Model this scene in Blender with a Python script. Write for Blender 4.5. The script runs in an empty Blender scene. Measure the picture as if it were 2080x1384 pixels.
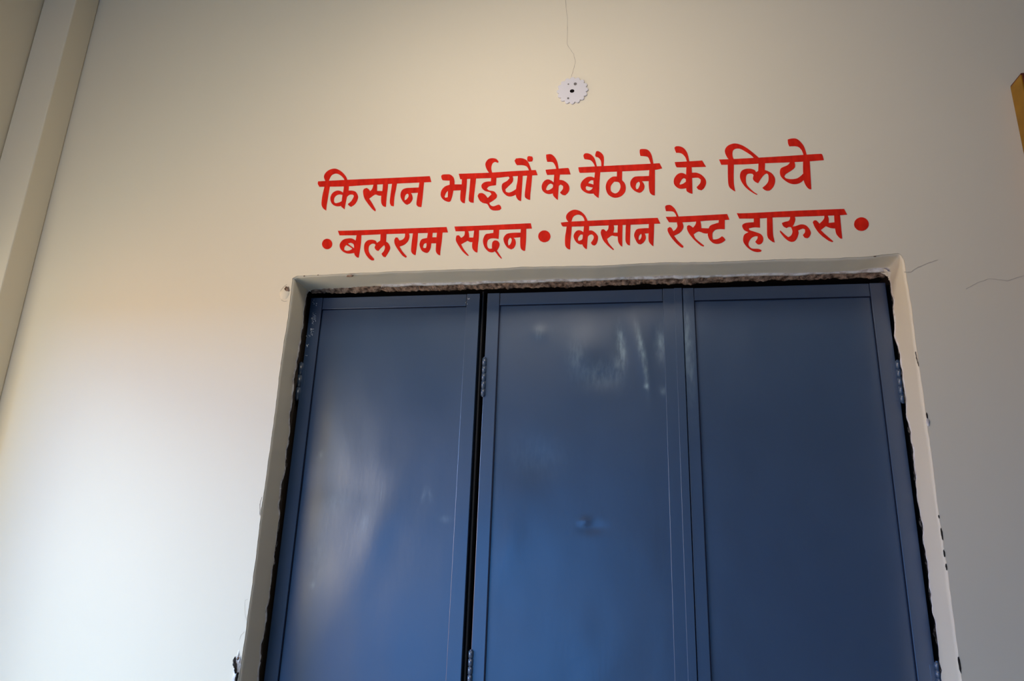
import bpy, bmesh, math, random
from mathutils import Vector, Matrix, noise
from mathutils.geometry import tessellate_polygon
random.seed(7)
scn = bpy.context.scene
COL = scn.collection

# ------------------------------------------------------------ camera
F = 1423.26                                   # focal length in pixels of the 2080 px wide frame
PITCH, YAW, ROLL = (math.radians(a) for a in (16.789, 9.822, 1.985))
cp, sp, cy, sy, cr, sr = math.cos(PITCH), math.sin(PITCH), math.cos(YAW), math.sin(YAW), math.cos(ROLL), math.sin(ROLL)
FWD = Vector((-sy*cp, cy*cp, sp)); RT = Vector((cy, sy, 0)); UP = RT.cross(FWD)
R2 = RT*cr + UP*sr; U2 = UP*cr - RT*sr
CAM = Vector((0, -1.75, 1.45))
cam = bpy.data.objects.new('camera', bpy.data.cameras.new('camera')); COL.objects.link(cam)
m = Matrix((R2, U2, -FWD)).transposed().to_4x4(); m.translation = CAM
cam.matrix_world = m
cam.data.sensor_width = 36; cam.data.lens = F/2080*36; cam.data.clip_start = .02
scn.camera = cam
scn.view_settings.view_transform = 'Standard'; scn.view_settings.look = 'None'
scn.view_settings.gamma = 1; scn.view_settings.use_curve_mapping = False
scn.view_settings.exposure = 0.0

# ------------------------------------------------------------ sky and daylight through the side doorway
world = bpy.data.worlds.new('world'); scn.world = world; world.use_nodes = True
wb = world.node_tree.nodes['Background']; wb.inputs[0].default_value = (.55, .72, 1, 1); wb.inputs[1].default_value = .1

def area(name, loc, target, size, size_y, color, energy):
    l = bpy.data.lights.new(name, 'AREA'); l.shape = 'RECTANGLE'; l.size = size; l.size_y = size_y
    l.color = color; l.energy = energy
    o = bpy.data.objects.new(name, l); COL.objects.link(o); o.location = loc
    o.rotation_euler = (Vector(target)-Vector(loc)).to_track_quat('-Z', 'Y').to_euler()
    return o
# sky over the yard seen through the side doorway, the doorway's own daylight, and two unseen fill lights added to brighten the wall
area('sky_light', (-4.2, -2.2, 3.1), (-.9, -.2, 1.0), 3.2, 2.2, (.02, .36, 1.0), 440)
area('open_sky_light', (-3.6, -.9, 3.6), (-1.2, -.5, .8), 2.5, 2.5, (.90, 1.0, .72), 470)
area('yard_light', (-3.8, -1.8, 1.3), (-1.0, -.3, 1.6), 1.6, 1.8, (1.0, .36, .02), 27)
area('doorway_light', (-1.93, -1.3, 1.62), (-.5, 0, 1.95), 1.1, .9, (1.0, .87, .68), 10.4)
area('added_wall_fill', (-.25, -.88, 2.86), (.0, 0, 2.0), .9, .3, (1.0, .91, .80), 5.7)
area('added_top_fill', (-.7, -1.1, 3.3), (-.7, -1.1, 0), 1.2, .3, (1.0, .86, .56), 3.0)
# blue daylight of the openings at the rear left corner of the room
area('rear_door_light', (-1.1, -4.7, .85), (-1.1, 0, .85), 1.6, 1.7, (.05, .34, 1.0), 25)
area('rear_side_light', (-1.9, -3.4, .85), (0, -3.4, .85), 2.0, 1.7, (.05, .27, 1.0), 13)

# ------------------------------------------------------------ helpers
def W(px, py, Y=0.0):
    """the point of the plane y = Y that pixel (px, py) of the photograph shows"""
    d = FWD + R2*((px-1040)/F) - U2*((py-692)/F)
    return CAM + d*((Y-CAM.y)/d.y)
def tag(o, label=None, cat=None, group=None, kind=None):
    for k, v in (('label', label), ('category', cat), ('group', group), ('kind', kind)):
        if v: o[k] = v
    return o
def empty(name, loc=(0, 0, 0)):
    o = bpy.data.objects.new(name, None); COL.objects.link(o); o.location = loc; o.empty_display_size = .05
    return o
def link(name, bm, mats, parent=None, smooth=False):
    me = bpy.data.meshes.new(name)
    bm.normal_update(); bm.to_mesh(me); bm.free()
    for mt in (mats if isinstance(mats, (list, tuple)) else [mats]): me.materials.append(mt)
    if smooth:
        for p in me.polygons: p.use_smooth = True
    o = bpy.data.objects.new(name, me); COL.objects.link(o)
    if parent is not None:
        o.parent = parent; o.location = -parent.location
    return o
def box(bm, x0, x1, y0, y1, z0, z1, bev=0.0, mi=0):
    b = bmesh.new()
    v = [b.verts.new((x, y, z)) for x in (x0, x1) for y in (y0, y1) for z in (z0, z1)]
    for q in ((0,1,3,2), (4,6,7,5), (0,4,5,1), (2,3,7,6), (0,2,6,4), (1,5,7,3)): b.faces.new([v[i] for i in q])
    if bev: bmesh.ops.bevel(b, geom=list(b.edges), offset=bev, segments=2, affect='EDGES', profile=.5)
    for f in b.faces: f.material_index = mi
    bmesh.ops.recalc_face_normals(b, faces=b.faces)
    me = bpy.data.meshes.new('t'); b.to_mesh(me); b.free(); bm.from_mesh(me); bpy.data.meshes.remove(me)
def tube(bm, x, y, z0, z1, r, n=14, bev=0.0):
    b = bmesh.new()
    bmesh.ops.create_cone(b, cap_ends=True, segments=n, radius1=r, radius2=r, depth=z1-z0, matrix=Matrix.Translation((x, y, (z0+z1)/2)))
    if bev: bmesh.ops.bevel(b, geom=[e for e in b.edges if abs(e.verts[0].co.z-e.verts[1].co.z) < 1e-6], offset=bev, segments=2, affect='EDGES')
    me = bpy.data.meshes.new('t'); b.to_mesh(me); b.free(); bm.from_mesh(me); bpy.data.meshes.remove(me)
def nz(x, y=0., z=0.): return noise.noise(Vector((x, y, z)))

# ------------------------------------------------------------ materials
def mat(name, base, rough=.6, spec=.5):
    mt = bpy.data.materials.new(name); mt.use_nodes = True
    b = mt.node_tree.nodes['Principled BSDF']
    b.inputs['Base Color'].default_value = (*base, 1); b.inputs['Roughness'].default_value = rough
    b.inputs['Specular IOR Level'].default_value = spec
    return mt
def vary(mt, c0, c1, scale=8., detail=4., lo=.3, hi=.7, stretch=(1, 1, 1)):
    nt = mt.node_tree; N = nt.nodes; L = nt.links
    tc = N.new('ShaderNodeTexCoord'); mp = N.new('ShaderNodeMapping'); mp.inputs['Scale'].default_value = stretch
    n = N.new('ShaderNodeTexNoise'); n.inputs['Scale'].default_value = scale; n.inputs['Detail'].default_value = detail
    r = N.new('ShaderNodeValToRGB'); r.color_ramp.elements[0].position = lo; r.color_ramp.elements[1].position = hi
    r.color_ramp.elements[0].color = (*c0, 1); r.color_ramp.elements[1].color = (*c1, 1)
    L.new(tc.outputs['Object'], mp.inputs[0]); L.new(mp.outputs[0], n.inputs['Vector']); L.new(n.outputs['Fac'], r.inputs[0])
    L.new(r.outputs[0], N['Principled BSDF'].inputs['Base Color'])
    return r
def bump(mt, layers):
    """layers: (scale, detail, strength, distance, stretch)"""
    nt = mt.node_tree; N = nt.nodes; L = nt.links; prev = None
    tc = N.new('ShaderNodeTexCoord')
    for sc, de, st, di, stt in layers:
        mp = N.new('ShaderNodeMapping'); mp.inputs['Scale'].default_value = stt
        n = N.new('ShaderNodeTexNoise'); n.inputs['Scale'].default_value = sc; n.inputs['Detail'].default_value = de
        b = N.new('ShaderNodeBump'); b.inputs['Strength'].default_value = st; b.inputs['Distance'].default_value = di
        L.new(tc.outputs['Object'], mp.inputs[0]); L.new(mp.outputs[0], n.inputs['Vector']); L.new(n.outputs['Fac'], b.inputs['Height'])
        if prev: L.new(prev.outputs[0], b.inputs['Normal'])
        prev = b
    L.new(prev.outputs[0], N['Principled BSDF'].inputs['Normal'])

M_wall = mat('cream_wall_paint', (.80, .72, .60), .55, .25)
vary(M_wall, (.79, .705, .545), (.81, .72, .56), 1.7, 3)
bump(M_wall, [(5, 3, .15, .004, (1, 1, 1)), (160, 3, .12, .0006, (1, 1, 1))])
M_ceil = mat('ceiling_paint', (.70, .66, .58), .8, .2)
M_far = mat('ochre_room_paint', (.42, .33, .22), .8, .2)
M_floor = mat('floor_stone', (.34, .31, .27), .5, .4); vary(M_floor, (.28, .25, .22), (.40, .37, .33), 6)
M_lip = mat('bare_white_plaster', (.80, .75, .70), .9, .1); vary(M_lip, (.62, .54, .48), (.92, .88, .84), 60, 4, .35, .55)
bump(M_lip, [(220, 4, .6, .002, (1, 1, 1))])
M_mortar = mat('broken_mortar', (.25, .17, .12), .95, .1); vary(M_mortar, (.09, .055, .038), (.50, .34, .24), 75, 6, .36, .68)
bump(M_mortar, [(260, 5, .9, .004, (1, 1, 1))])
M_dark = mat('gap_shade_and_chips', (.045, .035, .028), .95, .1)  # shade of the gaps put into a near-black colour; also used for chips
M_crack = mat('crack_shadow', (.30, .25, .20), .95, .05)
M_hole = mat('dark_hole', (.006, .004, .004), .9, .1)
M_red = mat('red_enamel_paint', (.66, .014, .005), .7, .12)
vary(M_red, (.56, .010, .004), (.78, .022, .007), 60, 3, .3, .7, (1, 1, .35))
M_plastic = mat('white_plastic', (.72, .68, .70), .4, .4)
M_board = mat('ochre_board_edge', (.42, .22, .006), .5, .4); vary(M_board, (.20, .095, .002), (.34, .165, .004), 14)
M_maroon = mat('maroon_board_face', (.11, .022, .008), .5, .3)
M_speck = mat('lime_speck', (.75, .76, .76), .8, .2)

def door_paint(name, base, pale_marks=()):
    mt = mat(name, base, .33, 1.0)
    mt.node_tree.nodes['Principled BSDF'].inputs['Coat Weight'].default_value = .6; mt.node_tree.nodes['Principled BSDF'].inputs['Coat Roughness'].default_value = .30
    nt = mt.node_tree; N = nt.nodes; L = nt.links; P = N['Principled BSDF']
    r = vary(mt, tuple(c*.90 for c in base), tuple(c*1.10 for c in base), 3.5, 4, .15, .85)
    # roughness patches of a brushed, wiped coat
    tc = N.new('ShaderNodeTexCoord'); n = N.new('ShaderNodeTexNoise'); n.inputs['Scale'].default_value = 2.6; n.inputs['Detail'].default_value = 2
    mr = N.new('ShaderNodeMapRange'); mr.inputs['From Min'].default_value = .15; mr.inputs['From Max'].default_value = .85
    mr.inputs['To Min'].default_value = .29; mr.inputs['To Max'].default_value = .42; mr.interpolation_type = 'SMOOTHSTEP'
    L.new(tc.outputs['Object'], n.inputs['Vector']); L.new(n.outputs['Fac'], mr.inputs['Value']); L.new(mr.outputs[0], P.inputs['Roughness'])
    bump(mt, [(9, 3, .16, .003, (1.1, 1, .8)), (38, 4, .20, .0012, (2.0, 1, .6)), (130, 3, .12, .0005, (2.0, 1, .5))])
    if pale_marks:      # pale scratches and patches mixed into the coat colour: (x, z, rx, rz, amount)
        sx = N.new('ShaderNodeSeparateXYZ'); g = N.new('ShaderNodeNewGeometry'); L.new(g.outputs['Position'], sx.inputs[0])
        def M(op, a, b=None):
            q = N.new('ShaderNodeMath'); q.operation = op
            for i, v in enumerate((a, b)):
                if v is None: continue
                if isinstance(v, (int, float)): q.inputs[i].default_value = v
                else: L.new(v, q.inputs[i])
            return q.outputs[0]
        tot = None
        for (x, z, rx, rz, tilt, am) in pale_marks:
            dz = M('SUBTRACT', sx.outputs['Z'], z)
            dx = M('SUBTRACT', M('SUBTRACT', sx.outputs['X'], x), M('MULTIPLY', dz, tilt))
            e = M('ADD', M('POWER', M('ABSOLUTE', M('DIVIDE', dx, rx)), 2), M('POWER', M('ABSOLUTE', M('DIVIDE', dz, rz)), 2))
            gss = M('MULTIPLY', M('POWER', 2.718, M('MULTIPLY', e, -1)), am)
            tot = gss if tot is None else M('ADD', tot, gss)
        n2 = N.new('ShaderNodeTexNoise'); n2.inputs['Scale'].default_value = 70; n2.inputs['Detail'].default_value = 4
        mp = N.new('ShaderNodeMapping'); mp.inputs['Scale'].default_value = (1.6, 1, .5)
        L.new(tc.outputs['Object'], mp.inputs[0]); L.new(mp.outputs[0], n2.inputs['Vector'])
        r2 = N.new('ShaderNodeMapRange'); r2.inputs['From Min'].default_value = .38; r2.inputs['From Max'].default_value = .68
        r2.inputs['To Min'].default_value = .25
        L.new(n2.outputs['Fac'], r2.inputs['Value'])
        fac = M('MINIMUM', M('MULTIPLY', tot, r2.outputs[0]), 1.0)
        mx = N.new('ShaderNodeMix'); mx.data_type = 'RGBA'
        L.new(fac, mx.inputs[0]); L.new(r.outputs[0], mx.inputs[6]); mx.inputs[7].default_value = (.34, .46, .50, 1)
        L.new(mx.outputs[2], P.inputs['Base Color'])
    return mt
DOOR = (.041, .076, .138)
M_door = door_paint('blue_grey_door_enamel', DOOR)
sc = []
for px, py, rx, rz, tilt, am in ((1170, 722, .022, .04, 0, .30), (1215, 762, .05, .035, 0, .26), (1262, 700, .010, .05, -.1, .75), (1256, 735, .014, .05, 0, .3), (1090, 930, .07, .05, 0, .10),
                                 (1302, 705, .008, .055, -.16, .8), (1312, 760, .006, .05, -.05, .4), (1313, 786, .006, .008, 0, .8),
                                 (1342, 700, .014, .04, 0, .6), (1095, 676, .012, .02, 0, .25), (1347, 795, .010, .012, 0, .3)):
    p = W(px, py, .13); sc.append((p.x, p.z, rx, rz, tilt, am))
sa = []
for px, py, rx, rz, tilt, am in ((862, 1005, .006, .016, .2, .35), (874, 1008, .005, .014, -.2, .35), (775, 1000, .0012, .022, 0, .6), (652, 925, .010, .014, .3, .3), (680, 1020, .03, .02, 0, .16), (740, 1065, .010, .024, .1, .25), (635, 1190, .008, .010, 0, .35), (905, 1055, .012, .008, 0, .3), (645, 1130, .02, .06, 0, .15)):
    p = W(px, py, .13); sa.append((p.x, p.z, rx, rz, tilt, am))
M_doorA = door_paint('blue_grey_streaked_enamel', DOOR, sa)
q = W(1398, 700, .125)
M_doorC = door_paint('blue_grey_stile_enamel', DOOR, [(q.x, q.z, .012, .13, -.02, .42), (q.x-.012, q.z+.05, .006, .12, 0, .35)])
M_doorB = door_paint('blue_grey_pale_patch_enamel', DOOR, sc)
M_crevice_shade = mat('dark_crevice_shade', (.006, .010, .026), .6, .2)
M_gap = mat('black_gap_iron', (.03, .028, .026), .7, .3)

# ------------------------------------------------------------ wall with the door opening
XL, XR, ZT = -.947, .680, 2.190            # plastered opening
BACK, WX0, WX1, CEIL = -5.2, -1.95, 4.6, 3.35
wall_root = empty('wall_north', (0, 0, 0)); tag(wall_root, 'cream painted plaster wall around the blue metal door', None, kind='structure')

# corner line of the opening, up the left jamb, along the head, down the right jamb
path = []
z = 0.0
while z < ZT-.012: path.append(('L', XL, z)); z += .008
for k in range(5):
    a = k/4*math.pi/2; path.append(('L' if k < 2 else 'T', XL+.010-.010*math.cos(a), ZT-.010+.010*math.sin(a)))
x = XL+.018
while x < XR-.012: path.append(('T', x, ZT)); x += .008
for k in range(5):
    a = k/4*math.pi/2; path.append(('T' if k < 3 else 'R', XR-.010+.010*math.sin(a), ZT-.010+.010*math.cos(a)))
z = ZT-.018
while z > -.001: path.append(('R', XR, z)); z -= .008
path.append(('R', XR, 0.0))
def outward(s, x, z):
    if s == 'L': return Vector((-1, 0, 0))
    if s == 'R': return Vector((1, 0, 0))
    return Vector((0, 0, 1))
# depth at which the plaster of the reveal breaks off
def brk(i, s, x, z):
    base = {'L': .092, 'T': .094, 'R': .104}[s]
    a = .015 if s != 'T' else .008
    d = base + a*nz(i*.045, 3.1) + a*.8*nz(i*.17, 9.7) + a*.45*nz(i*.5, 1.3)
    if s == 'L': d += .018*max(0, nz(i*.028, 22.))
    if s == 'T' and x < -.72: d += .012
    return d
rings = []
prof = [(0.0, 0.0), (.0012, .0005), (.0035, .003), (.5, .004), (1.0, .004)]
bmw = bmesh.new()
cols = []
for i, (s, x, z) in enumerate(path):
    o = outward(s, x, z); c = Vector((x, 0, z))
    wob = .0022*nz(i*.05, 5.5)+.0010*nz(i*.21, 2.2)
    lumps = .0008*nz(i*.6, 7.7)
    if s == 'T' and x < -.80: wob -= .004*max(0, 1-(x-XL)/.15)
    if s == 'T' and x > .60: wob += .006*((x-.60)/.08)
    D = brk(i, s, x, z); col = []
    for k, yy in enumerate((0, .0012, .004, .012, .03, .05, .07, .085)):
        rnd = (0.0035, .0015, 0, 0, 0, 0, 0, 0)[k]
        q = c + o*(wob + (lumps if k < 3 else 0) + rnd + .0012*nz(i*.06, yy*40))
        q.y = yy if yy < .085 else D-.010
        col.append(q)
    # broken lip turns away from the opening at the head, hangs a little
    dr = (.0042 + .003*nz(i*.11, 31.)) if s == 'T' else -.001
    q = c - o*(dr*.5) + o*(.002*nz(i*.4, 4.)); q.y = D-.004; col.append(q)
    q = c - o*(dr + .0015*nz(i*.3, 14.)); q.y = D; col.append(q)
    q = c + o*.012; q.y = D+.002; col.append(q)
    cols.append([bmw.verts.new(v) for v in col])
for a, b in zip(cols, cols[1:]):
    for k in range(len(a)-1):
        f = bmw.faces.new((a[k], b[k], b[k+1], a[k+1])); f.smooth = True
        f.material_index = 1 if k >= 7 else 0
# front sheet of the wall round the opening
outer = [Vector((WX0, 0, 0)), Vector((WX0, 0, CEIL)), Vector((WX1, 0, CEIL)), Vector((WX1, 0, 0))]
loop = [bmw.verts.new(v) for v in outer[:2]] + [bmw.verts.new(v) for v in outer[2:]]
order = loop[:2] + loop[2:] + [c[0] for c in reversed(cols)]
tri = tessellate_polygon([[v.co.copy() for v in order]])
for t in tri:
    try: bmw.faces.new([order[i] for i in t])
    except ValueError: pass
for f in bmw.faces: f.normal_update()
for f in bmw.faces:
    if abs(f.normal.y) > .95 and all(abs(v.co.y) < 1e-6 for v in f.verts) and f.normal.y > 0: f.normal_flip()
o = link('plaster', bmw, [M_wall, M_lip], wall_root)
# brick reveal behind the plaster, dark
bm = bmesh.new()
for (x0, x1, z0, z1) in ((XL-.06, XL-.014, 0, ZT+.06), (XR+.014, XR+.06, 0, ZT+.06), (XL-.06, XR+.06, ZT+.014, ZT+.06)):
    box(bm, x0, x1, .006, .30, z0, z1)
link('brick_reveal', bm, M_dark, wall_root)
bm = bmesh.new(); box(bm, XL-.3, XR+.3, .30, .34, 0, 2.6)  # added dark sheet for the unlit room beyond, keeps light out
link('backing', bm, M_dark, wall_root)
# crumbling mortar under the lintel, between the plaster lip and the door
bm = bmesh.new(); nx, ny = 560, 7; g = []
for i in range(nx+1):
    x = XL+.004 + (XR-XL-.008)*i/nx; row = []
    lowz = ZT-.0115 + .0045*nz(x*9, 1.)+.0055*nz(x*32, 2.)+.003*nz(x*110, 5)
    if x < -.70: lowz += .012*nz(x*16, 8.)
    if x > .3: lowz += .002
    for j in range(ny+1):
        t = j/ny
        y = .094 + .022*t + .003*nz(x*50, t*3, 4)+.002*nz(x*170, t*6, 2)
        zz = (ZT-.001)*(1-t) + lowz*t + .002*nz(x*90, t*5, 9)
        row.append(bm.verts.new((x, y, zz)))
    row.append(bm.verts.new((x, .130, ZT+.012)))
    g.append(row)
for a, b in zip(g, g[1:]):
    for k in range(len(a)-1): bm.faces.new((a[k], b[k], b[k+1], a[k+1]))
link('mortar_edge', bm, M_mortar, wall_root, True)
bm = bmesh.new(); g = []
for i in range(15):
    a = i/14*math.pi/2; row = []
    for j in range(6):
        t = j/5; r = .026+.004*nz(i*.7, t*2)
        row.append(bm.verts.new((XR-.024+(r+t*.006)*math.cos(a)-.002, .100-.016*t+.002*nz(i, t*4), ZT-.026+(r+t*.006)*math.sin(a)-.002)))
    g.append(row)
for a, b in zip(g, g[1:]):
    for k in range(5): bm.faces.new((a[k], b[k], b[k+1], a[k+1]))
link('corner_plaster', bm, M_wall, wall_root, True)
# crumbs of mortar down the two jambs
def jamb(side, X, z0, z1, y0, mt, nm, amp, dep, seed):
    bm = bmesh.new(); n = 320; g = []
    for i in range(n+1):
        z = z0+(z1-z0)*i/n; row = []
        for j in range(6):
            t = j/5
            row.append(bm.verts.new((X - side*(.006*math.sin(t*3.1)+amp*nz(z*28, t*2, seed)+amp*.6*nz(z*90, t*3, seed)), y0+dep*t+.003*nz(z*60, t, seed+4), z)))
        g.append(row)
    for a, b in zip(g, g[1:]):
        for k in range(5): bm.faces.new((a[k], b[k], b[k+1], a[k+1]))
    link(nm, bm, mt, wall_root, True)
M_jm = mat('dark_jamb_mortar', (.12, .10, .085), .95, .1); vary(M_jm, (.012, .010, .009), (.20, .18, .16), 100, 5, .45, .8); bump(M_jm, [(200, 5, .8, .004, (1, 1, 1))])  # dark mortar flecked at random with paler grains
jamb(1, XR+.009, 0, ZT-.02, .102, M_jm, 'mortar_edge', .006, .014, 3.)
jamb(-1, XL-.006, 0, ZT-.02, .090, M_dark, 'mortar_edge', .004, .012, 8.)

# small damage of the plaster: chips, patches, cracks (thin relief on the wall)
def blob(px, py, rx, rz, mt, nm, seed, jag=.35, lift=.0012, Y=0., rot=0., n=26, rough=.001):
    c = W(px, py, Y); bm = bmesh.new(); vs = []; cv = bm.verts.new((c.x, Y-lift*1.2, c.z)); mid = []
    for k in range(n):
        a = k/n*2*math.pi; r = 1+jag*nz(math.cos(a)*2, math.sin(a)*2, seed)+jag*.5*nz(math.cos(a)*6, math.sin(a)*6, seed)
        dx, dz = rx*r*math.cos(a), rz*r*math.sin(a)
        dx, dz = dx*math.cos(rot)-dz*math.sin(rot), dx*math.sin(rot)+dz*math.cos(rot)
        vs.append(bm.verts.new((c.x+dx, Y-.0002, c.z+dz)))
        mid.append(bm.verts.new((c.x+dx*.75, Y-lift-rough*nz(a*3, seed, 1), c.z+dz*.75)))
    for k in range(n):
        l = (k+1) % n
        bm.faces.new((vs[k], vs[l], mid[l], mid[k])); bm.faces.new((mid[k], mid[l], cv))
    return link(nm, bm, mt, wall_root, True)
def ribbon(pts, mt, nm, Y=-.0004, parent=None):
    """thin line drawn on the wall: (px, py, width in metres)"""
    parent = parent or wall_root
    bm = bmesh.new(); P = [W(a, b) for a, b, _ in pts]; prev = None
    for i, (p, q) in enumerate(zip(P, pts)):
        d = (P[min(i+1, len(P)-1)]-P[max(i-1, 0)]).normalized(); nn = Vector((-d.z, 0, d.x))*q[2]*.5
        a, b = bm.verts.new((p.x+nn.x, Y, p.z+nn.z)), bm.verts.new((p.x-nn.x, Y, p.z-nn.z))
        if prev: bm.faces.new((prev[0], a, b, prev[1]))
        prev = (a, b)
    return link(nm, bm, mt, parent)
def jitter(pts, n=6, amp=1.2, w=.0009, seed=0.):
    out = []
    for (a, b), (c, d) in zip(pts, pts[1:]):
        for k in range(n):
            t = k/n; out.append((a+(c-a)*t+amp*nz(b*.13+t*3, a*.11, seed), b+(d-b)*t+amp*nz(a*.13+t*3, b*.11, seed+3), w*(.6+.8*abs(nz(a*.3+t*4, b*.3, seed)))))
    out.append((*pts[-1], w*.3)); return out
M_crackl = mat("hairline_crack", (.50, .43, .34), .95, .05)
ribbon(jitter([(1149, 0), (1153, 50), (1152, 90), (1165, 110), (1169, 125), (1165, 140), (1160, 157)], w=.0016), M_crackl, 'crack')
ribbon(jitter([(1836, 553), (1850, 553), (1862, 545), (1882, 536), (1905, 528)], w=.0016, seed=4), M_crackl, 'crack')
ribbon(jitter([(1962, 588), (1985, 575), (2010, 566), (2046, 571), (2080, 560)], w=.0012, seed=6), M_crackl, 'crack')
blob(578, 597, .015, .017, M_wall, 'filler_patch', 2., .12, .003)
blob(583, 588, .007, .010, M_mortar, 'chip', 3., .5, .0035, rot=.6)
ribbon(jitter([(571, 602), (570, 592), (576, 583), (583, 578)], w=.0016, seed=2), M_crack, 'crack')
ribbon(jitter([(572, 610), (578, 613), (584, 612)], w=.001, seed=3), M_crack, 'crack')
blob(711, 561, .011, .0035, M_mortar, 'chip', 5., .4, .002)
blob(646, 559, .002, .0015, M_mortar, 'chip', 6., .4, .001)
blob(618, 561, .002, .002, M_mortar, 'chip', 6.5, .4, .001)
blob(1777, 521, .003, .0015, M_mortar, 'chip', 7., .4, .001)
ribbon(jitter([(1859, 715), (1862, 730), (1866, 745)], w=.0022, seed=31), M_dark, 'crack')
for a, b, rz, rx, s in ((1883, 845, .008, .0018, 2.), (1913, 1085, .014, .0020, 4.), (1918, 1125, .008, .0018, 5.), (1922, 1152, .007, .0018, 6.), (1907, 1050, .004, .0014, 3.), (1949, 1350, .017, .0022, 7.)):
    blob(a, b, rx, rz, M_dark, 'chip', s, .3, .0006, rot=.02)
blob(1885, 858, .004, .009, M_lip, 'filler_patch', 8., .4, .0015)
# knocked corner at the foot of the left jamb
blob(481, 1362, .0085, .040, M_lip, 'filler_patch', 11., .35, .003, n=40, rough=.004)
blob(478, 1347, .004, .013, M_jm, 'chip', 12., .5, .0065, rot=.2)
blob(482, 1376, .003, .012, M_jm, 'chip', 13., .5, .0065, rot=-.1)
blob(484, 1338, .0035, .004, M_mortar, 'chip', 14., .5, .004)
ribbon(jitter([(486, 1330), (478, 1338), (477, 1352), (479, 1375), (477, 1392)], w=.0014, seed=12), M_crack, 'crack')
blob(481, 1358, .0025, .012, M_dark, 'chip', 17., .5, .0085, rot=.1)
ribbon(jitter([(497, 1283), (489, 1292), (486, 1302)], w=.0008, seed=13), M_crackl, 'crack')
ribbon(jitter([(503, 1218), (498, 1220), (497, 1240), (501, 1262)], w=.0007, seed=14), M_crackl, 'crack')
ribbon(jitter([(532, 1010), (528, 1025), (528, 1048), (531, 1030)], w=.0014, seed=15), M_crack, 'crack')
blob(571, 993, .001, .001, M_crackl, 'chip', 15.)

# ------------------------------------------------------------ the rest of the room shell
def struct(name, boxes, mt, label):
    bm = bmesh.new()
    for b in boxes: box(bm, *b)
    o = link(name, bm, mt); tag(o, label, None, kind='structure'); return o
OY0, OY1, OZ = -1.75, -.32, 2.12           # side doorway that lets the daylight in
struct('wall_west', [(WX0-.2, WX0, OY1, 0, 0, CEIL), (WX0-.2, WX0, BACK, OY0, 0, CEIL), (WX0-.2, WX0, OY0, OY1, OZ, CEIL)], M_wall, 'cream side wall beyond the corner pillar')
struct('wall_east', [(WX1, WX1+.2, BACK, 0, 0, CEIL)], M_far, 'ochre side wall outside the picture')
struct('wall_south', [(WX0-.2, WX1+.2, BACK-.2, BACK, 0, CEIL)], M_far, 'ochre wall behind the camera')
struct('ceiling', [(WX0-.2, WX1+.2, BACK-.2, .3, CEIL, CEIL+.15)], M_ceil, 'pale ceiling above the wall')
struct('floor', [(WX0-.2, WX1+.2, BACK-.2, .3, -.1, 0)], M_floor, 'stone floor in front of the door')
bm = bmesh.new(); box(bm, -9, WX0-.2, -8, 4, -.12, -.02)
tag(link('ground', bm, mat('yard_earth', (.40, .30, .21), .95, .1)), 'earth yard outside the side doorway', None, kind='structure')
bm = bmesh.new(); box(bm, WX0+.003, -1.820, -.090, -.0005, 0, CEIL-.002, .004)
tag(link('column', bm, M_wall), 'cream painted corner pillar standing proud of the wall', None, kind='structure')

# ------------------------------------------------------------ folding metal door: three leaves
YF = .125                                    # front face of the frames
ZD0 = .02
def X(px_top, y): return W(px_top, y, YF).x
zt = W(803, 601, YF).z                       # top of the leaves
def panel_mesh(x0, x1, z0, z1, y, dents):
    bm = bmesh.new(); nx = 60; nzv = 220; g = []
    for j in range(nzv+1):
        t = (j/nzv); z = z0+(z1-z0)*(t**.75); row = []
        for i in range(nx+1):
            x = x0+(x1-x0)*i/nx; e = min(i, nx-i)/6; e = min(1, e)
            d = .0025*nz(x*3.1, z*2.2, x0*9)*e + .0006*nz(x*14, z*9, 3)*e
            for (a, b, rx, rz, ti, h) in dents:
                u = (x-a-(z-b)*ti)/rx; v = (z-b)/rz
                if abs(u) < 3 and abs(v) < 3: d += h*math.exp(-u*u-v*v)
            row.append(bm.verts.new((x, y+d, z)))
        g.append(row)
    for a, b in zip(g, g[1:]):
        for k in range(nx): bm.faces.new((a[k], a[k+1], b[k+1], b[k]))
    return bm
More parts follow.
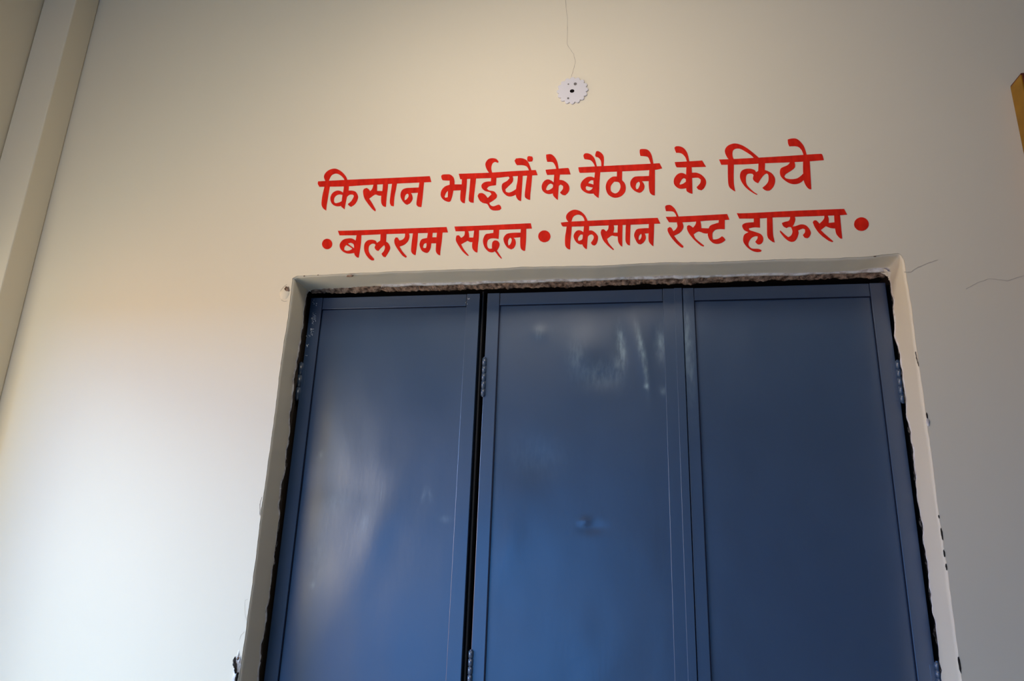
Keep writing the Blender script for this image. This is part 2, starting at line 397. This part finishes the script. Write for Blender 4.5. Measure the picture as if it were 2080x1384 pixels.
def leaf(name, label, xl, xr, sl, sr_, mt, dents=(), strip=None, rail=.037, stile_mt=None, shade_right=False):
    root = empty(name, (xl, YF+.02, ZD0)); tag(root, label, 'door', None, 'structure')
    ztop = zt
    link('panel', panel_mesh(xl+sl-.006, xr-sr_+.006, ZD0+.03, ztop-.03, YF+.0045, dents), mt, root, True)
    for x0, x1 in ((xl, xl+sl), (xr-sr_, xr)):
        bm = bmesh.new(); box(bm, x0, x1, YF-.0005, YF+.034, ZD0, ztop, .0012); link('stile', bm, (stile_mt if (stile_mt and x0 == xl) else M_door), root)
    for z0, z1 in ((ztop-rail, ztop-.0005), (ZD0, ZD0+rail)):
        bm = bmesh.new(); box(bm, xl+sl+.0012, xr-sr_-.0012, YF+.0008, YF+.030, z0, z1, .001); link('rail', bm, M_door, root)
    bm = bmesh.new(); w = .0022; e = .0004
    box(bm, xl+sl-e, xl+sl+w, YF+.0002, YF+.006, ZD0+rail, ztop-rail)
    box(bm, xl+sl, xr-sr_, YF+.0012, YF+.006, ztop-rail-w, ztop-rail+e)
    if shade_right: box(bm, xr-sr_-w*.8, xr-sr_+e, YF+.0002, YF+.006, ZD0+rail, ztop-rail)
    link('crevice_shade', bm, M_crevice_shade, root)  # near-black strips standing in for the shade in the crevices
    # middle rail on the rear face keeps the sheet stiff
    bm = bmesh.new(); box(bm, xl+sl, xr-sr_, YF+.012, YF+.030, 1.0, 1.035, .001); link('rail', bm, M_door, root)
    if strip:
        bm = bmesh.new(); box(bm, strip[0], strip[1], YF-.0035, YF+.004, ZD0, ztop, .001); link('cover_strip', bm, M_door, root)
    return root
def hinge(root, x, y, z0, z1, r=.0062, n=5, plates=(1, 1), lab=None):
    bm = bmesh.new()
    if plates[0]: box(bm, x-.016, x, y+.002, y+.006, z0+.006, z1-.006, .0008)
    if plates[1]: box(bm, x, x+.016, y+.002, y+.006, z0+.006, z1-.006, .0008)
    tube(bm, x, y, z0-.002, z1+.002, r*.55, 10)
    h = link('hinge', bm, M_door, root)
    for k in range(n):
        a = z0+(z1-z0)*k/n+.0007; b = z0+(z1-z0)*(k+1)/n-.0007
        bm = bmesh.new(); tube(bm, x, y, a, b, r, 14, .0008)
        q = link('knuckle', bm, M_door, None, True); q.parent = h
    return h
xA0, xA1 = W(632, 605, YF).x, W(975, 597, YF).x
xB0, xBm, xB1 = W(990.5, 597, YF).x, W(1369, 590, YF).x, W(1385.5, 590, YF).x
xC0, xC1 = xB1+.0012, W(1799, 580, YF).x
sAl = W(655, 628, YF).x-W(632, 628, YF).x+.002
dB = []
for px, py, rx, rz, ti, h in ((1180, 715, .05, .06, 0, -.0035), (1262, 700, .016, .06, -.1, .0026), (1302, 715, .014, .075, -.16, -.0030),
                              (1340, 700, .018, .05, 0, .0022), (1225, 770, .05, .03, 0, .0020), (1095, 676, .02, .02, 0, -.0015), (1188, 1060, .012, .007, 0, -.0035), (1205, 1072, .03, .012, 0, .002), (1090, 940, .07, .06, 0, .0022), (1040, 1090, .03, .09, .2, -.0015)):
    p = W(px, py, YF); dB.append((p.x, p.z, rx, rz, ti, h))
dA = []
for px, py, rx, rz, ti, h in ((690, 990, .12, .05, 0, .003), (760, 1090, .05, .16, .3, -.003), (640, 1150, .05, .06, 0, .002)):
    p = W(px, py, YF); dA.append((p.x, p.z, rx, rz, ti, h))
A = leaf('door_1', 'narrow blue-grey metal door leaf beside the left jamb, lime specks on its edge', xA0, xA1, .038, .039, M_doorA, dA)
B = leaf('door_2', 'middle blue-grey metal door leaf with pale patches and dents near its top', xB0, xB1-.0008, .036, .052, M_doorB, dB, (xBm, xB1-.0008))
Cc = leaf('door_3', 'dark blue-grey metal door leaf against the right jamb', xC0, xC1, .030, .040, M_door, (), stile_mt=M_doorC, shade_right=True)
# rounded rod strip on the left stile of the right leaf
hz = lambda px, py: W(px, py, YF-.004).z
hinge(B, W(984.5, 727, YF-.002).x, YF-.002, hz(981, 805), hz(984, 727), plates=(0, 1))
hinge(B, W(984.5, 727, YF-.002).x, YF-.002, hz(955, 1405), hz(956, 1322), plates=(0, 1))
hinge(A, xA0-.004, YF-.003, hz(603, 812), hz(611, 737), n=3, plates=(0, 1))
hinge(Cc, xC1+.004, YF-.003, hz(1836, 818), hz(1820, 733), plates=(1, 0))
hinge(Cc, xC1+.004, YF-.003, hz(1905, 1430), hz(1897, 1345), plates=(1, 0))
# lime specks on the first leaf
bm = bmesh.new(); rs = random.Random(3)
def speck(px, py, r):
    p = W(px, py, YF-.0005); n = 7; c = bm.verts.new((p.x, YF-.0016, p.z))
    vs = [bm.verts.new((p.x+r*math.cos(k/n*6.283)*rs.uniform(.6, 1.3), YF-.0004, p.z+r*math.sin(k/n*6.283)*rs.uniform(.6, 1.5))) for k in range(n)]
    for k in range(n): bm.faces.new((vs[k], vs[(k+1) % n], c))
for (a, b, n, sx_, sy_, r) in ((637, 612, 3, 1, 3, .0009), (640, 619, 5, 2, 3, .0011), (637, 647, 26, 4, 7, .0010), (636, 655, 8, 2, 5, .0009), (633, 669, 7, 2, 2, .0014), (631, 680, 14, 4, 6, .0010), (625, 701, 5, 2, 1.5, .0012), (622, 722, 3, 2, .8, .0009), (952, 607, 5, 1.5, 1.5, .0010), (948, 614, 3, 1, 2, .0010)):
    for _ in range(n): speck(a+rs.gauss(0, sx_*.8), b+rs.gauss(0, sy_*.8), r*rs.uniform(.8, 1.7))
o = link('lime_specks', bm, M_speck, A); o['kind'] = 'stuff'; o['label'] = 'white lime splashes'
# iron frame in the dark behind the leaves
bm = bmesh.new()
for x in ((xA1+xB0)/2-.003,): box(bm, x-.0035, x+.0015, YF+.010, YF+.05, 0, zt+.01, .0008)
fr = link('door_frame', bm, M_gap); tag(fr, 'dark iron bar in the gap between two door leaves', None, kind='structure')

# ------------------------------------------------------------ hand painted lettering
CR = {'A': (630, 320, 8.0), 'B': (880, 300, 6.9333), 'C': (1160, 290, 7.1724), 'D': (1440, 270, 8.0), 'E': (640, 440, 7.4286),
      'F': (900, 440, 8.6667), 'G': (1120, 410, 8.6667), 'H': (1340, 410, 9.4545), 'I': (1490, 410, 6.9333)}
GL = [0]
def smooth_loop(pts):
    n = len(pts); out = []
    V = [Vector(p) for p in pts]
    def turn(i):
        a = (V[i]-V[i-1]); b = (V[(i+1) % n]-V[i])
        return abs(a.angle(b, 0)) if a.length and b.length else 0
    sharp = [turn(i) > math.radians(52) for i in range(n)]
    for i in range(n):
        p0, p1, p2, p3 = V[i-1], V[i], V[(i+1) % n], V[(i+2) % n]
        L = (p2-p1).length
        m1 = (p2-p0)*.5; m2 = (p3-p1)*.5
        if m1.length > 1.2*L: m1 = m1.normalized()*1.2*L
        if m2.length > 1.2*L: m2 = m2.normalized()*1.2*L
        if sharp[i]: m1 = (p2-p1)
        if sharp[(i+1) % n]: m2 = (p2-p1)
        k = 1 if (sharp[i] and sharp[(i+1) % n]) else 4
        for j in range(k):
            t = j/k; h00 = 2*t**3-3*t*t+1; h10 = t**3-2*t*t+t; h01 = -2*t**3+3*t*t; h11 = t**3-t*t
            out.append(p1*h00+m1*h10+p2*h01+m2*h11)
    return out
def glyph(bm, crop, outer, *holes):
    ox, oy, s = CR[crop]; GL[0] += 1
    Y = -.0006-.00003*(GL[0] % 14)
    loops = []
    for lp in (outer, *holes):
        q = smooth_loop(lp)
        loops.append([W(ox+v.x/s, oy+v.y/s) for v in q])
    vs = [bm.verts.new((v.x, Y, v.z)) for l in loops for v in l]
    for t in tessellate_polygon([[Vector((v.x, v.z, 0)) for v in l] for l in loops]):
        try: f = bm.faces.new([vs[i] for i in t])
        except ValueError: continue
        f.normal_update()
        if f.normal.y > 0: f.normal_flip()
    k = 0
    for l in loops:          # edge of the paint film down to the wall
        n = len(l); lo = [bm.verts.new((v.x, 0, v.z)) for v in l]
        for i in range(n): bm.faces.new((vs[k+i], vs[k+(i+1) % n], lo[(i+1) % n], lo[i]))
        k += n
def ellipse(cx, cy, rx, ry, n=28, j=.02):
    return [(cx+rx*math.cos(a*6.2832/n)*(1+j*nz(a*.7, cx)), cy+ry*math.sin(a*6.2832/n)*(1+j*nz(a*.7, cy))) for a in range(n)]
WORDS = [
 (0, 'painted_word', [
  ('A', [(130,390),(600,365),(1300,335),(1945,305),(1970,400),(1300,430),(880,452),(600,470),(150,478),(125,430)]),
  ('A', [(235,430),(322,430),(318,490),(300,600),(270,780),(262,865),(210,825),(185,760),(200,620),(232,480)]),
  ('A', [(250,390),(225,320),(245,260),(300,210),(380,183),(450,195),(520,240),(575,300),(600,350),(605,390),(560,390),(550,350),(500,295),(440,265),(385,270),(340,305),(305,380),(300,400)]),
  ('A', [(550,440),(632,440),(625,540),(600,640),(575,760),(560,845),(505,800),(515,700),(525,620),(545,520)]),
  ('A', [(540,580),(500,550),(440,540),(375,570),(335,630),(330,690),(350,745),(390,780),(450,795),(530,785),(530,700),(480,730),(420,745),(392,730),(388,700),(400,650),(440,612),(490,602),(540,615)]),
  ('A', [(610,540),(690,542),(745,565),(778,630),(770,690),(730,760),(670,802),(640,790),(612,760),(665,715),(700,660),(712,625),(690,605),(640,608),(600,640)]),
  ('A', [(860,560),(875,515),(920,497),(955,520),(975,550),(1010,510),(1035,420),(1090,420),(1088,545),(1175,548),(1175,622),(1115,620),(1055,605),(960,672),(1000,730),(1065,850),(1058,878),(1010,840),(930,740),(880,660)]),
  ('A', [(1185,410),(1268,410),(1262,500),(1245,640),(1232,805),(1185,790),(1155,730),(1158,600),(1175,540)]),
  ('A', [(1335,410),(1415,410),(1395,520),(1370,650),(1360,795),(1315,785),(1295,730),(1310,580)]),
  ('A', [(1780,380),(1855,380),(1840,530),(1825,680),(1808,808),(1760,800),(1728,765),(1740,650),(1755,560)]),
  ('A', [(1775,490),(1650,495),(1570,500),(1510,520),(1475,570),(1470,640),(1500,705),(1545,755),(1580,770),(1630,740),(1665,680),(1660,620),(1640,580),(1765,573)],
        [(1580,588),(1552,610),(1538,650),(1535,700),(1570,680),(1598,640),(1600,605)]),
 ]),
 (0, 'painted_word', [
  ('B', [(360,372),(380,370),(800,355),(1100,335),(1445,318),(1470,388),(1390,392),(1100,405),(900,425),(610,435),(410,445),(380,445)]),
  ('B', [(112,400),(135,382),(190,378),(240,382),(285,420),(300,470),(300,520),(415,520),(405,600),(285,605),(268,690),(245,755),(215,765),(160,745),(118,705),(105,660),(120,600),(165,550),(232,525),(232,465),(140,460),(120,440)],
        [(208,608),(180,640),(160,690),(172,710),(205,700)]),
  ('B', [(405,425),(478,425),(470,560),(455,690),(445,785),(410,775),(382,735),(385,620),(400,520)]),
  ('B', [(525,425),(605,425),(590,560),(575,690),(570,778),(525,770),(500,740),(510,600)]),
  ('B', [(735,250),(740,210),(775,165),(830,150),(885,160),(920,195),(915,215),(870,200),(835,225),(818,290),(832,365),(795,365),(755,310)]),
  ('B', [(820,380),(895,380),(885,530),(790,545),(755,580),(790,605),(860,620),(900,670),(890,710),(840,750),(790,780),(805,810),(850,828),(920,805),(950,825),(960,860),(930,882),(850,885),(800,860),(760,795),(700,780),(650,740),(625,680),(645,645),(690,642),(730,665),(768,710),(820,660),(800,630),(730,610),(685,570),(680,530),(710,495),(760,480),(812,478)]),
  ('B', [(1050,390),(1112,385),(1127,440),(1115,490),(1060,545),(1015,590),(1025,625),(1070,635),(1130,610),(1180,575),(1175,660),(1100,688),(1040,680),(985,630),(965,570),(975,510),(1040,470),(1075,430)]),
  ('B', [(1195,375),(1262,375),(1255,500),(1245,640),(1238,755),(1195,735),(1165,680),(1170,560),(1185,480)]),
  ('B', [(1325,375),(1395,375),(1385,500),(1370,640),(1365,738),(1325,725),(1290,690),(1300,560)]),
  ('B', [(1145,185),(1165,155),(1240,150),(1310,175),(1350,230),(1388,335),(1355,335),(1320,270),(1260,248),(1180,248),(1160,220)]),
  ('B', [(1325,135),(1345,122),(1395,128),(1405,160),(1395,195),(1345,198),(1325,180)]),
 ]),
 (0, 'painted_word', [
  ('B', [(1590,100),(1660,95),(1715,140),(1750,210),(1768,305),(1735,310),(1715,250),(1680,205),(1605,200),(1592,150)]),
  ('B', [(1582,315),(1600,312),(1890,288),(1910,295),(1935,378),(1800,380),(1605,385),(1590,350)]),
  ('B', [(1705,365),(1785,365),(1775,470),(1765,580),(1755,738),(1720,710),(1685,660),(1695,500)]),
  ('B', [(1705,510),(1660,465),(1610,450),(1560,475),(1530,530),(1532,590),(1570,635),(1630,655),(1710,640)],
        [(1688,525),(1660,508),(1632,515),(1605,545),(1588,590),(1605,605),(1640,595),(1682,565)]),
  ('B', [(1765,455),(1830,465),(1890,505),(1918,560),(1905,625),(1860,672),(1820,665),(1785,635),(1825,585),(1828,540),(1795,520),(1760,545)]),
 ]),
 (0, 'painted_word', [
  ('C', [(105,362),(130,358),(700,330),(1150,308),(1290,300),(1328,375),(1230,395),(700,420),(140,440),(118,425)]),
  ('C', [(180,185),(205,157),(260,160),(310,190),(345,240),(378,352),(350,352),(325,300),(280,255),(200,240),(185,215)]),
  ('C', [(352,180),(365,128),(400,125),(450,160),(478,215),(475,350),(440,355),(435,270),(400,220),(360,205)]),
  ('C', [(350,415),(428,415),(415,560),(410,700),(402,808),(360,780),(325,730),(335,560)]),
  ('C', [(345,515),(290,497),(230,505),(170,550),(138,610),(150,675),(200,720),(260,742),(345,742)],
        [(325,550),(295,548),(268,565),(248,592),(290,600),(325,612)], [(225,632),(213,655),(220,685),(258,700),(295,685),(318,655),(270,645)]),
  ('C', [(668,395),(745,395),(742,570),(705,580),(665,565)]),
  ('C', [(680,497),(610,497),(550,535),(515,590),(505,660),(530,740),(580,785),(650,803),(730,780),(785,720),(797,650),(780,590),(740,545),(735,515)],
        [(630,568),(600,600),(578,640),(580,700),(610,730),(650,740),(690,715),(718,660),(715,610),(690,575)]),
  ('C', [(1140,385),(1222,385),(1222,560),(1220,770),(1180,760),(1145,720),(1130,600)]),
  ('C', [(1150,485),(1060,490),(940,495),(890,525),(862,580),(870,640),(910,690),(960,720),(1010,728),(1055,690),(1070,640),(1055,590),(1030,562),(1150,560)],
        [(985,568),(955,590),(940,640),(950,680),(975,675),(1000,620),(998,580)]),
  ('C', [(1000,105),(1020,95),(1090,97),(1140,125),(1175,190),(1200,310),(1160,310),(1140,250),(1110,205),(1010,192),(1000,150)]),
 ]),
 (0, 'painted_word', [
  ('C', [(1510,285),(1700,275),(1910,262),(1965,352),(1750,358),(1540,360),(1525,340)]),
  ('C', [(1505,75),(1530,55),(1590,57),(1650,90),(1695,160),(1724,280),(1690,285),(1665,215),(1620,165),(1580,150),(1530,148),(1515,110)]),
  ('C', [(1680,345),(1755,345),(1762,500),(1768,745),(1720,730),(1680,695),(1675,500)]),
  ('C', [(1690,490),(1640,450),(1590,445),(1540,470),(1500,530),(1500,600),(1540,650),(1600,672),(1690,662)],
        [(1672,530),(1640,515),(1610,540),(1580,600),(1585,615),(1630,600),(1672,570)]),
  ('C', [(1750,438),(1830,440),(1900,470),(1955,530),(1968,590),(1940,660),(1900,695),(1850,680),(1828,650),(1880,590),(1890,540),(1850,512),(1752,515)]),
 ]),
 (0, 'painted_word', [
  ('D', [(165,435),(330,430),(800,405),(1300,375),(1820,342),(1845,365),(1868,445),(1640,462),(1300,480),(900,495),(600,512),(200,520)]),
  ('D', [(305,495),(405,495),(402,700),(405,820),(415,890),(430,955),(385,930),(330,880),(310,780)]),
  ('D', [(335,440),(280,370),(258,290),(290,225),(360,185),(440,175),(540,205),(640,265),(740,345),(840,430),(760,435),(690,370),(600,310),(510,262),(440,258),(395,285),(382,340),(390,400),(415,445)]),
  ('D', [(805,475),(912,475),(908,605),(960,625),(1020,660),(1065,720),(1075,790),(1050,870),(1000,930),(950,942),(900,925),(868,895),(930,840),(965,780),(965,690),(940,660),(900,680),(850,740),(800,820),(750,795),(715,750),(725,690),(700,665),(640,665),(610,690),(600,750),(610,830),(660,900),(740,970),(790,998),(770,1005),(690,960),(610,900),(550,830),(510,750),(505,680),(530,620),(590,590),(670,585),(740,605),(765,640),(800,620)]),
  ('D', [(1310,455),(1385,455),(1400,520),(1390,570),(1330,620),(1250,670),(1225,710),(1250,740),(1330,755),(1420,745),(1480,710),(1545,650),(1545,765),(1480,815),(1400,835),(1310,820),(1215,760),(1160,690),(1155,610),(1180,570),(1270,530),(1310,490)]),
  ('D', [(1530,435),(1635,435),(1645,600),(1655,780),(1663,920),(1620,910),(1570,850),(1540,770),(1528,600)]),
  ('D', [(1280,110),(1340,95),(1410,95),(1470,130),(1530,200),(1565,280),(1588,365),(1540,370),(1510,290),(1460,235),(1400,218),(1305,220),(1285,170)]),
 ]),
 (1, 'painted_dot', [('E', ellipse(183, 416, 77, 78))]),
 (1, 'painted_word', [
  ('E', [(345,218),(800,205),(1300,185),(1985,160),(2005,240),(1560,252),(1080,265),(700,282),(370,285)]),
  ('E', [(630,268),(700,268),(695,380),(680,500),(658,622),(630,615),(595,570),(595,450),(615,360)]),
  ('E', [(615,365),(560,335),(500,332),(430,350),(385,395),(372,440),(385,490),(430,535),(500,560),(600,550)],
        [(585,425),(545,398),(495,408),(540,445),(590,482)], [(470,430),(445,465),(440,505),(480,520),(530,510),(565,488),(520,455)]),
  ('E', [(990,250),(1078,250),(1072,380),(1110,410),(1135,470),(1115,530),(1065,612),(1030,605),(1002,565),(1040,520),(1055,470),(1045,430),(1000,470),(955,522),(920,505),(900,470),(915,430),(890,410),(850,415),(815,450),(808,510),(830,570),(890,640),(890,660),(850,660),(800,620),(755,550),(740,480),(750,410),(790,365),(850,352),(910,365),(935,400),(985,365)]),
  ('E', [(1360,235),(1410,235),(1425,300),(1405,370),(1350,425),(1275,455),(1320,530),(1385,605),(1370,622),(1320,590),(1250,500),(1205,420),(1197,360),(1215,318),(1245,318),(1275,365),(1320,350),(1355,310)]),
  ('E', [(1480,235),(1555,235),(1545,380),(1530,500),(1518,585),(1480,570),(1450,525),(1460,380)]),
  ('E', [(1840,230),(1925,230),(1912,380),(1895,500),(1888,588),(1850,570),(1822,520),(1830,360)]),
  ('E', [(1705,235),(1775,235),(1770,315),(1850,315),(1845,405),(1755,405),(1745,480),(1710,540),(1670,548),(1610,515),(1580,450),(1580,400),(1610,345),(1690,325)],
        [(1680,400),(1645,415),(1630,460),(1640,478),(1672,475),(1682,440)]),
 ]),
 (1, 'painted_word', [
  ('F', [(200,178),(700,160),(1200,135),(1545,120),(1565,212),(1200,228),(640,242),(440,258),(220,260)]),
  ('F', [(380,235),(435,235),(455,300),(462,372),(540,372),(535,450),(480,450),(430,428),(320,490),(360,570),(455,690),(430,690),(340,610),(265,500),(228,430),(228,370),(240,335),(280,332),(320,378),(365,345),(382,300)]),
  ('F', [(550,230),(635,230),(630,380),(615,500),(605,635),(570,625),(520,570),(512,490),(530,380)]),
  ('F', [(888,215),(990,215),(985,300),(978,395),(900,385),(830,390),(790,420),(775,480),(785,540),(820,570),(880,560),(900,625),(850,632),(790,610),(730,540),(703,450),(712,380),(750,315),(820,300),(885,290)]),
  ('F', [(920,422),(965,435),(995,480),(985,540),(950,600),(1035,735),(1025,745),(970,690),(920,625),(870,600),(860,540),(865,470),(885,435)]),
  ('F', [(1370,195),(1465,195),(1462,400),(1445,605),(1410,600),(1365,555),(1358,400)]),
  ('F', [(1375,285),(1240,288),(1130,305),(1080,350),(1063,400),(1080,470),(1130,545),(1200,580),(1250,550),(1280,480),(1270,410),(1240,375),(1370,365)],
        [(1180,372),(1155,400),(1142,450),(1150,512),(1180,495),(1205,440),(1205,395)]),
 ]),
 (1, 'painted_dot', [('F', ellipse(1783, 350, 108, 103))]),
 (1, 'painted_word', [
  ('G', [(165,370),(300,355),(900,325),(1500,300),(1870,285),(1918,385),(1800,388),(1390,405),(900,420),(600,432),(210,437),(180,410)]),
  ('G', [(270,415),(358,415),(350,560),(335,700),(330,840),(290,830),(245,775),(240,640),(260,500)]),
  ('G', [(305,360),(262,300),(262,245),(300,190),(370,150),(440,145),(520,175),(590,240),(635,330),(640,370),(588,370),(575,305),(540,250),(480,228),(420,240),(380,275),(357,340),(345,375)]),
  ('G', [(575,415),(665,415),(660,520),(640,640),(625,835),(590,820),(545,750),(555,600)]),
  ('G', [(575,545),(530,515),(480,503),(430,525),(392,590),(400,650),(440,715),(500,750),(575,750)],
        [(553,582),(520,575),(490,605),(468,650),(478,690),(510,682),(545,658)]),
  ('G', [(650,510),(710,508),(765,540),(815,600),(820,660),(795,740),(760,772),(720,760),(695,725),(740,655),(742,605),(715,575),(670,585),(640,620)]),
  ('G', [(1010,395),(1095,395),(1105,470),(1090,545),(1180,545),(1180,612),(1110,605),(1060,598),(980,655),(1010,730),(1105,845),(1085,850),(1000,780),(920,690),(880,600),(868,540),(885,490),(925,488),(965,525),(1000,480)]),
  ('G', [(1170,395),(1255,395),(1250,560),(1248,790),(1215,770),(1175,700),(1165,560)]),
  ('G', [(1310,385),(1395,385),(1388,560),(1382,770),(1340,755),(1305,690),(1305,540)]),
  ('G', [(1715,375),(1810,375),(1805,560),(1795,785),(1760,760),(1712,690),(1710,540)]),
  ('G', [(1725,465),(1600,470),(1510,485),(1470,535),(1455,600),(1480,670),(1520,735),(1570,752),(1625,715),(1662,650),(1655,590),(1640,560),(1720,555)],
        [(1580,565),(1550,590),(1535,640),(1540,678),(1570,655),(1588,600)]),
 ]),
 (1, 'painted_word', [
  ('H', [(105,95),(130,70),(200,65),(255,100),(305,160),(365,290),(325,290),(295,225),(250,188),(120,180),(108,135)]),
  ('H', [(115,292),(250,290),(700,270),(1295,238),(1338,345),(1250,350),(960,360),(700,380),(440,395),(180,395),(150,350)]),
  ('H', [(335,370),(425,370),(455,460),(440,530),(380,600),(275,655),(340,740),(455,855),(450,885),(410,875),(310,790),(210,670),(155,570),(150,515),(190,487),(225,505),(262,568),(310,530),(340,470),(330,410)]),
  ('H', [(695,365),(780,365),(795,440),(800,510),(960,515),(945,610),(850,605),(745,572),(650,625),(690,710),(850,845),(840,862),(780,835),(660,730),(570,620),(525,530),(525,470),(560,450),(600,470),(640,500),(680,450),(697,400)]),
  ('H', [(1135,335),(1250,335),(1248,528),(1150,525),(1070,540),(1020,590),(1010,660),(1020,725),(1080,725),(1140,705),(1195,665),(1230,690),(1262,735),(1200,785),(1110,810),(1030,795),(960,735),(925,650),(925,600),(945,500),(980,455),(1060,425),(1130,405)]),
 ]),
 (1, 'painted_word', [
  ('I', [(45,163),(90,165),(300,158),(800,132),(1300,112),(1555,103),(1598,182),(1500,190),(860,212),(550,222),(370,235),(80,238)]),
  ('I', [(285,220),(370,220),(372,365),(290,362),(215,375),(225,400),(300,425),(380,455),(415,500),(415,555),(385,595),(340,600),(305,565),(335,520),(340,488),(300,488),(250,515),(215,570),(215,620),(260,660),(350,665),(395,685),(385,705),(330,710),(260,690),(190,640),(140,570),(135,510),(155,460),(210,430),(150,400),(122,350),(130,320),(180,298),(285,290)]),
  ('I', [(470,220),(548,220),(552,350),(558,470),(580,575),(540,560),(480,500),(470,380)]),
  ('I', [(795,190),(855,190),(870,250),(850,315),(830,350),(870,345),(950,320),(1020,335),(1070,390),(1088,440),(1070,490),(1040,515),(1000,505),(975,470),(1005,430),(1005,390),(970,380),(910,405),(915,450),(890,520),(850,560),(790,560),(720,510),(655,430),(652,405),(670,415),(730,470),(770,500),(810,475),(830,420),(810,360),(780,355),(745,372),(700,345),(680,300),(720,285),(775,270),(795,235)]),
  ('I', [(1275,185),(1320,185),(1340,240),(1338,300),(1435,290),(1440,378),(1370,372),(1300,345),(1228,400),(1290,460),(1405,560),(1390,570),(1330,545),(1220,460),(1150,370),(1115,290),(1130,268),(1165,265),(1210,310),(1255,265),(1278,225)]),
  ('I', [(1415,180),(1497,180),(1510,320),(1530,520),(1500,515),(1450,460),(1430,380),(1420,280)]),
 ]),
 (1, 'painted_dot', [('I', ellipse(1800, 316, 103, 95))]),
]
lines = [empty('painted_lettering', (W(1160, 420).x, 0, W(1160, 420).z)), empty('painted_lettering', (W(1200, 500).x, 0, W(1200, 500).z))]
tag(lines[0], 'upper line of red hand-painted Hindi writing above the blue door', 'lettering', 'red writing above the door')
tag(lines[1], 'lower line of red Hindi writing, set between round red dots, just above the door', 'lettering', 'red writing above the door')
for ln, nm, glyphs in WORDS:
    bm = bmesh.new()
    for g in glyphs: glyph(bm, *g)
    link(nm, bm, M_red, lines[ln])

# ------------------------------------------------------------ scalloped plastic ceiling-rose plate on the wall
c = W(1163, 185)
root = empty('wall_rose', (c.x, 0, c.z)); tag(root, 'small white scalloped plastic plate with a black centre hole, high on the wall', 'cover plate')
def rose(r0, amp, y0, y1, inner=None, lobes=16):
    bm = bmesh.new(); n = lobes*10; rings = []
    for rr, yy in ((1., 0.), (1., y0), (.975, y1), (.80, y1-.0004), (.55, y1-.0008), (.18, y1-.001)):
        row = []
        for k in range(n):
            a = k/n*2*math.pi; w = 1-amp*(1-abs(math.cos(a*lobes/2)))*(1 if rr > .9 else .0)
            row.append(bm.verts.new((c.x+r0*rr*w*math.cos(a), yy, c.z+r0*rr*w*math.sin(a))))
        rings.append(row)
    for a, b in zip(rings, rings[1:]):
        for k in range(n): bm.faces.new((a[k], a[(k+1) % n], b[(k+1) % n], b[k]))
    bm.faces.new(rings[-1]); bmesh.ops.recalc_face_normals(bm, faces=bm.faces)
    return bm
link('plate', rose(.0462, .13, -.0030, -.0040), M_plastic, root)
def disc(px, py, r, mt, nm, y=-.0053, rz=1.):
    p = W(px, py, y); bm = bmesh.new()
    bmesh.ops.create_cone(bm, cap_ends=True, segments=20, radius1=r, radius2=r, depth=.0008, matrix=Matrix.Translation((p.x, y, p.z)) @ Matrix.Diagonal((1, 1, rz, 1)) @ Matrix.Rotation(math.pi/2, 4, 'X'))
    return link(nm, bm, mt, root)
disc(1162, 185, .0066, M_hole, 'cable_hole', rz=.85)['label'] = 'black centre hole'
M_scr = mat('dull_screw', (.16, .14, .13), .5, .4)
disc(1168.5, 170.5, .0046, M_scr, 'screw')
disc(1154, 199.5, .0028, M_scr, 'screw'); disc(1154.5, 171, .0022, M_scr, 'screw')

# ------------------------------------------------------------ yellow board at the right edge
x0 = .998; zb = 2.660; yb = -.052
root = empty('notice_board', (x0+.35, 0, zb-.45)); tag(root, 'dark red board with thick ochre yellow edge, hung at the right edge', 'board')
bm = bmesh.new(); box(bm, x0, x0+.022, yb, -.0006, zb-.9, zb-.001, .0015); link('edge_strip', bm, M_board, root)['label'] = 'ochre yellow side edge'
bm = bmesh.new(); box(bm, x0+.68, x0+.702, yb, -.0006, zb-.9, zb-.001, .0015); link('edge_strip', bm, M_board, root)['label'] = 'ochre yellow side edge'
bm = bmesh.new(); box(bm, x0+.001, x0+.701, yb-.0015, -.0006, zb-.001, zb+.003, .001); link('top_trim', bm, M_maroon, root)
bm = bmesh.new(); box(bm, x0+.003, x0+.699, yb-.003, yb+.006, zb-.9, zb-.001, .001); link('face', bm, M_maroon, root)['label'] = 'dark red front face'
